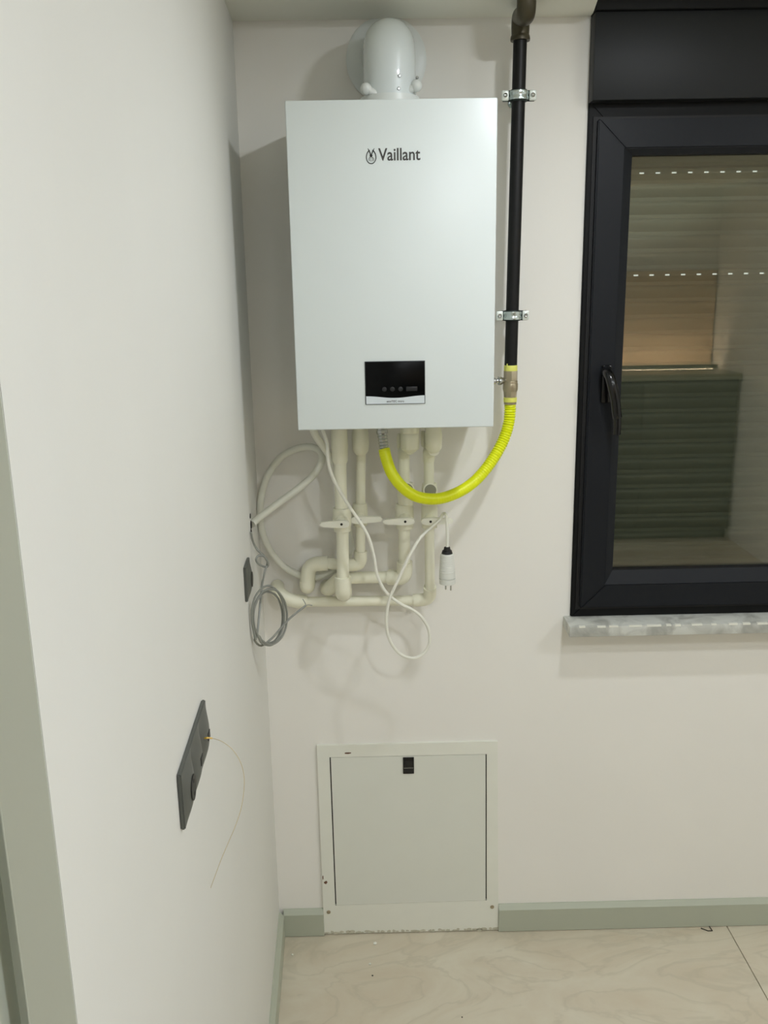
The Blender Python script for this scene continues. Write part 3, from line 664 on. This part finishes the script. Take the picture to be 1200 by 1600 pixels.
# chipped cable hole in the left wall
hl = MB(); random.seed(9)
c0 = (0.0081, -0.2181, 1.341)
for k, (u_, w_, s_) in enumerate([(0, .030, .006), (.006, .005, .010), (.002, -.012, .009), (-.004, -.028, .006)]):
    yb = c0[1] + .01 * (k % 2); n = 7
    pl = [lw(yb + s_ * 1.6 * math.cos(2 * PI * i / n) * random.uniform(.7, 1.1), c0[2] + w_ + s_ * math.sin(2 * PI * i / n) * random.uniform(.8, 1.3), .0004) for i in range(n)]
    hl.prism([tuple(p) for p in pl], (.0012, 0, 0))
tag(hl.build('cable_hole', 'hole_dark', flat=True), 'ragged dark cable hole in the left wall above the single socket', 'hole')

# ================================================================== SOCKETS ON THE LEFT WALL
def pillow(y0, y1, z0, z1, e0, bulge, n=12, mz=12):
    m = MB(); g = []
    for i in range(n + 1):
        row = []
        for j in range(mz + 1):
            a, b = i / n, j / mz
            h = e0 + bulge * (1 - abs(2 * a - 1) ** 2.2) * (1 - abs(2 * b - 1) ** 2.2)
            row.append(m.bm.verts.new(lw(y0 + (y1 - y0) * a, z0 + (z1 - z0) * b, h)))
        g.append(row)
    for i in range(n):
        for j in range(mz): m.bm.faces.new((g[i][j], g[i + 1][j], g[i + 1][j + 1], g[i][j + 1]))
    # rim back to the wall
    loop = [g[i][0] for i in range(n + 1)] + [g[n][j] for j in range(1, mz + 1)] + [g[i][mz] for i in range(n - 1, -1, -1)] + [g[0][j] for j in range(mz - 1, 0, -1)]
    bk = []
    for v in loop:
        p = v.co.copy(); off = (p.x * math.cos(LA) - p.y * math.sin(LA)); bk.append(m.bm.verts.new(p - Vector((math.cos(LA), -math.sin(LA), 0)) * (off - .0003)))
    for i in range(len(loop)): m.bm.faces.new((loop[i], loop[(i + 1) % len(loop)], bk[(i + 1) % len(loop)], bk[i]))
    m.bm.faces.new(bk)
    return m
def disc_on_wall(y, z, o, ry, rz, d, m=None, n=20):
    m = m or MB(); nv = Vector((math.cos(LA), -math.sin(LA), 0)) * d
    m.prism([tuple(lw(y + ry * math.cos(2 * PI * k / n), z + rz * math.sin(2 * PI * k / n), o)) for k in range(n)], nv); return m
SY, SZ, SS, SH = -1.2878, 1.2130, .223, .081
ts = thing('triple_socket', 'dark grey three-gang socket plate on the left wall, thin wire leaving it', 'socket', lw(SY + SS / 2, SZ, 0))
m = MB(); nv = Vector((math.cos(LA), -math.sin(LA), 0))
m.prism([tuple(lw(SY, SZ, .0003)), tuple(lw(SY + SS, SZ, .0003)), tuple(lw(SY + SS, SZ + SH, .0003)), tuple(lw(SY, SZ + SH, .0003))], nv * .0062)
bmesh.ops.bevel(m.bm, geom=m.bm.edges[:], offset=.0015, segments=2, affect='EDGES')
m.build('frame', 'socket_grey', ts)
for k in range(3):
    ya = SY + .002 + k * (SS - .004) / 3; yb = ya + (SS - .004) / 3
    ins = pillow(ya, yb, SZ + .001, SZ + SH - .001, .0063, .0085).build('insert', 'socket_grey', ts, angle=60)
    yc, zc = (ya + yb) / 2, SZ + SH / 2
    if k == 0:
        m = disc_on_wall(yc, zc, .0137, .0175, .0175, .0012); m.build('recess', 'socket_dark', ins)
        for q in (-.0095, .0095):
            disc_on_wall(yc, zc + q, .0147, .0028, .0028, .0006).build('contact_hole', 'seal_black', ins)
    else:
        m = MB(); m.prism([tuple(lw(yc - .008, zc - .006, .0140)), tuple(lw(yc + .008, zc - .006, .0140)), tuple(lw(yc + .008, zc + .006, .0140)), tuple(lw(yc - .008, zc + .006, .0140))], nv * .0014)
        m.build('jack_opening', 'socket_dark', ins)
fw = thing('fibre_wire', 'hair-thin pale orange wire curling down from the three-gang socket', 'wire', lw(-1.1, 1.2, .02))
wp = [(0.0624, -1.1638, 1.2811), (0.0677, -1.1712, 1.2855), (0.0594, -1.1, 1.2469), (0.0736, -1.1, 1.2417), (0.0884, -1.1, 1.2285), (0.099, -1.1, 1.2098), (0.1042, -1.1, 1.1879), (0.1038, -1.1, 1.1627), (0.0974, -1.1, 1.1274), (0.0867, -1.1, 1.0963), (0.074, -1.1, 1.0671), (0.0612, -1.1, 1.0377), (0.0504, -1.1, 1.0102), (0.0407, -1.1, 0.9848)]
m = MB(); sp = smooth(wp[1:], 6); m.tube(sp, .0005, 6); m.build('strand', 'fibre', fw)
m = MB(); m.tube(smooth([wp[0], wp[1], wp[2]], 4), .0013, 8); m.build('sleeve', 'fibre_sleeve', fw)

ss = thing('single_socket', 'dark grey single socket on the left wall near the corner, left of the coiled cable', 'socket', lw(-.38, 1.2213, 0))
m = MB(); y0s, y1s, z0s = -.420, -.336, 1.2213
m.prism([tuple(lw(y0s, z0s, .0003)), tuple(lw(y1s, z0s, .0003)), tuple(lw(y1s, z0s + .081, .0003)), tuple(lw(y0s, z0s + .081, .0003))], nv * .0062)
bmesh.ops.bevel(m.bm, geom=m.bm.edges[:], offset=.0012, segments=2, affect='EDGES')
m.build('frame', 'socket_grey', ss)
ins = pillow(y0s + .002, y1s - .002, z0s + .001, z0s + .08, .0063, .0085).build('insert', 'socket_grey', ss, angle=60)
disc_on_wall(-.378, z0s + .0405, .0137, .0175, .0175, .0012).build('recess', 'socket_dark', ins)

# ================================================================== ACCESS PANEL
ap = thing('access_panel', 'white sheet-metal inspection hatch with black latch low on the back wall', 'hatch', (.39, 0, 0))
o_ = [(0.1327, 0.0, 0.6347), (0.6531, 0.0, 0.6361), (0.664, 0.0, -0.0091), (0.1336, 0.0, -0.0076)]; i_ = [(0.1683, 0.0, 0.5971), (0.6221, 0.0, 0.596), (0.6275, 0.0, 0.1074), (0.1701, 0.0, 0.1022)]
for q in (2, 3): o_[q] = (o_[q][0], 0, .0035)
t_ = .0085
def quad_frame(m, O, I, y):
    for k in range(4):
        j = (k + 1) % 4
        m.prism([(O[k][0], 0, O[k][2]), (O[j][0], 0, O[j][2]), (I[j][0], 0, I[j][2]), (I[k][0], 0, I[k][2])], (0, y, 0))
m = MB(); quad_frame(m, o_, i_, -t_)
m.build('hatch_frame', 'panel_white', ap, flat=True)
gl_, gr_, gt_, gb_ = .0036, .0034, .0013, .0009
dd = [(i_[0][0] + gl_, i_[0][2] - gt_), (i_[1][0] - gr_, i_[1][2] - gt_), (i_[2][0] - gr_, i_[2][2] + gb_), (i_[3][0] + gl_, i_[3][2] + gb_)]
m = MB(); m.prism([(a, -.0005, b) for a, b in dd], (0, -.0078, 0)); hd = m.build('hatch_door', 'door_white', ap, flat=True)
m = MB(); m.prism([(i_[k][0], -.0001, i_[k][2]) for k in range(4)], (0, -.0003, 0)); m.build('gap_shadow_plate', 'hole_dark', ap, flat=True)
q0, q1 = (0.3799, -0.008, 0.5922), (0.4117, -0.008, 0.5401)
m = MB(); m.box(q0[0], q1[0], -.0115, -.0083, q1[2], q0[2], bev=.001); la_ = m.build('latch', 'handle_black', hd)
m = MB(); m.box(q0[0] + .006, q1[0] - .005, -.0122, -.0112, q1[2] + .022, q0[2] - .011, bev=.0003); m.box(q0[0] + .004, q1[0] - .004, -.0135, -.0112, q1[2] + .006, q1[2] + .018, bev=.001); m.build('latch_tongue', 'socket_dark', la_)
m = MB(); m.box(q0[0] + .002, q1[0] - .002, -.0120, -.0112, q1[2] + .0185, q1[2] + .0195); m.build('latch_key_slot', 'steel', la_)
for q in [(0.1495, -0.0085, 0.0803), (0.6441, -0.0085, 0.0844)]:
    m = MB(); m.lathe((q[0], -.0085, q[2]), (0, -1, 0), [(0, .0062), (.0012, .0060), (.0024, .0042), (.0026, .002), (.0018, .001)], 16); m.build('screw', 'brass_grey', ap)
random.seed(5)
def blob(m, cx, cz, w, h, y, d, n=9):
    m.prism([(cx + w * math.cos(2 * PI * i / n) * random.uniform(.6, 1.1), y, cz + h * math.sin(2 * PI * i / n) * random.uniform(.6, 1.1)) for i in range(n)], (0, d, 0))
m = MB(); r1, r2, r3 = [(0.1441, -0.0085, 0.1828), (0.217, -0.0085, 0.6088), (0.1361, -0.0085, 0.2006)]
blob(m, r1[0], r1[2], .0055, .006, -.0085, -.0006); m.build('rust_patch', 'rust', ap, flat=True); m = MB(); blob(m, r2[0] + .004, r2[2] + .001, .0135, .0028, -.0085, -.0006); m.build('rust_patch', 'rust', ap, flat=True); m = MB(); blob(m, r3[0], r3[2], .002, .009, -.0085, -.0006)
m.build('rust_patch', 'rust', ap, flat=True)
# rough plaster along the bottom edge and left edge
m = MB()
for k in range(34):
    x = .142 + k * .0155 + random.uniform(-.004, .004)
    blob(m, x, .0055 + random.uniform(0, .004), random.uniform(.005, .013), random.uniform(.002, .0075), -.0083, -.0012)
pf = m.build('plaster_crust', 'plaster', ap, flat=True); pf['kind'] = 'stuff'

# ================================================================== DEBRIS ON THE FLOOR
def crumb(q, s_, name, mt, lab):
    m = MB(); random.seed(int(q[0] * 1000))
    b2 = bmesh.new(); bmesh.ops.create_icosphere(b2, subdivisions=1, radius=s_)
    for v in b2.verts: v.co = Vector((v.co.x * random.uniform(.7, 1.3), v.co.y * random.uniform(.7, 1.2), v.co.z * random.uniform(.4, .7)))
    zmin = min(v.co.z for v in b2.verts)
    m.merge(b2, Matrix.Translation((q[0], q[1], -zmin + .0002)))
    tag(m.build(name, mt, flat=True, base=(q[0], q[1], 0)), lab, 'debris')
crumb((0.2879, -0.0529, -0.0), .0062, 'plaster_crumb', 'panel_white', 'largest white plaster crumb on the floor in front of the hatch')
crumb((0.0441, -0.0923, 0.0), .0042, 'plaster_crumb', 'panel_white', 'small white plaster crumb on the floor near the left baseboard')
crumb((0.2726, -0.136, 0.0), .0036, 'grit', 'panel_white', 'tiny pale chip below the largest crumb on the floor')
crumb((0.28, -0.1811, 0.0), .0026, 'grit', 'hole_dark', 'tiny brown grit grain, second below the largest crumb')
crumb((0.5206, -0.339, -0.0), .0022, 'grit', 'hole_dark', 'tiny dark grit grain at the lower edge of the photo')
tw = [(1.2788, -0.0215, 0.0), (1.2959, -0.0333, 0.0), (1.3094, -0.0338, 0.0), (1.3059, -0.0169, 0.0)]
m = MB(); m.tube([(tw[0][0], tw[0][1], .0018), (tw[1][0], tw[1][1], .0016), (tw[2][0], tw[2][1], .0016), (tw[3][0], tw[3][1], .004)], .0014, 6)
tag(m.build('wire_scrap', 'hole_dark', base=(tw[0][0], tw[0][1], 0)), 'bent dark wire scrap on the floor under the right baseboard', 'debris')
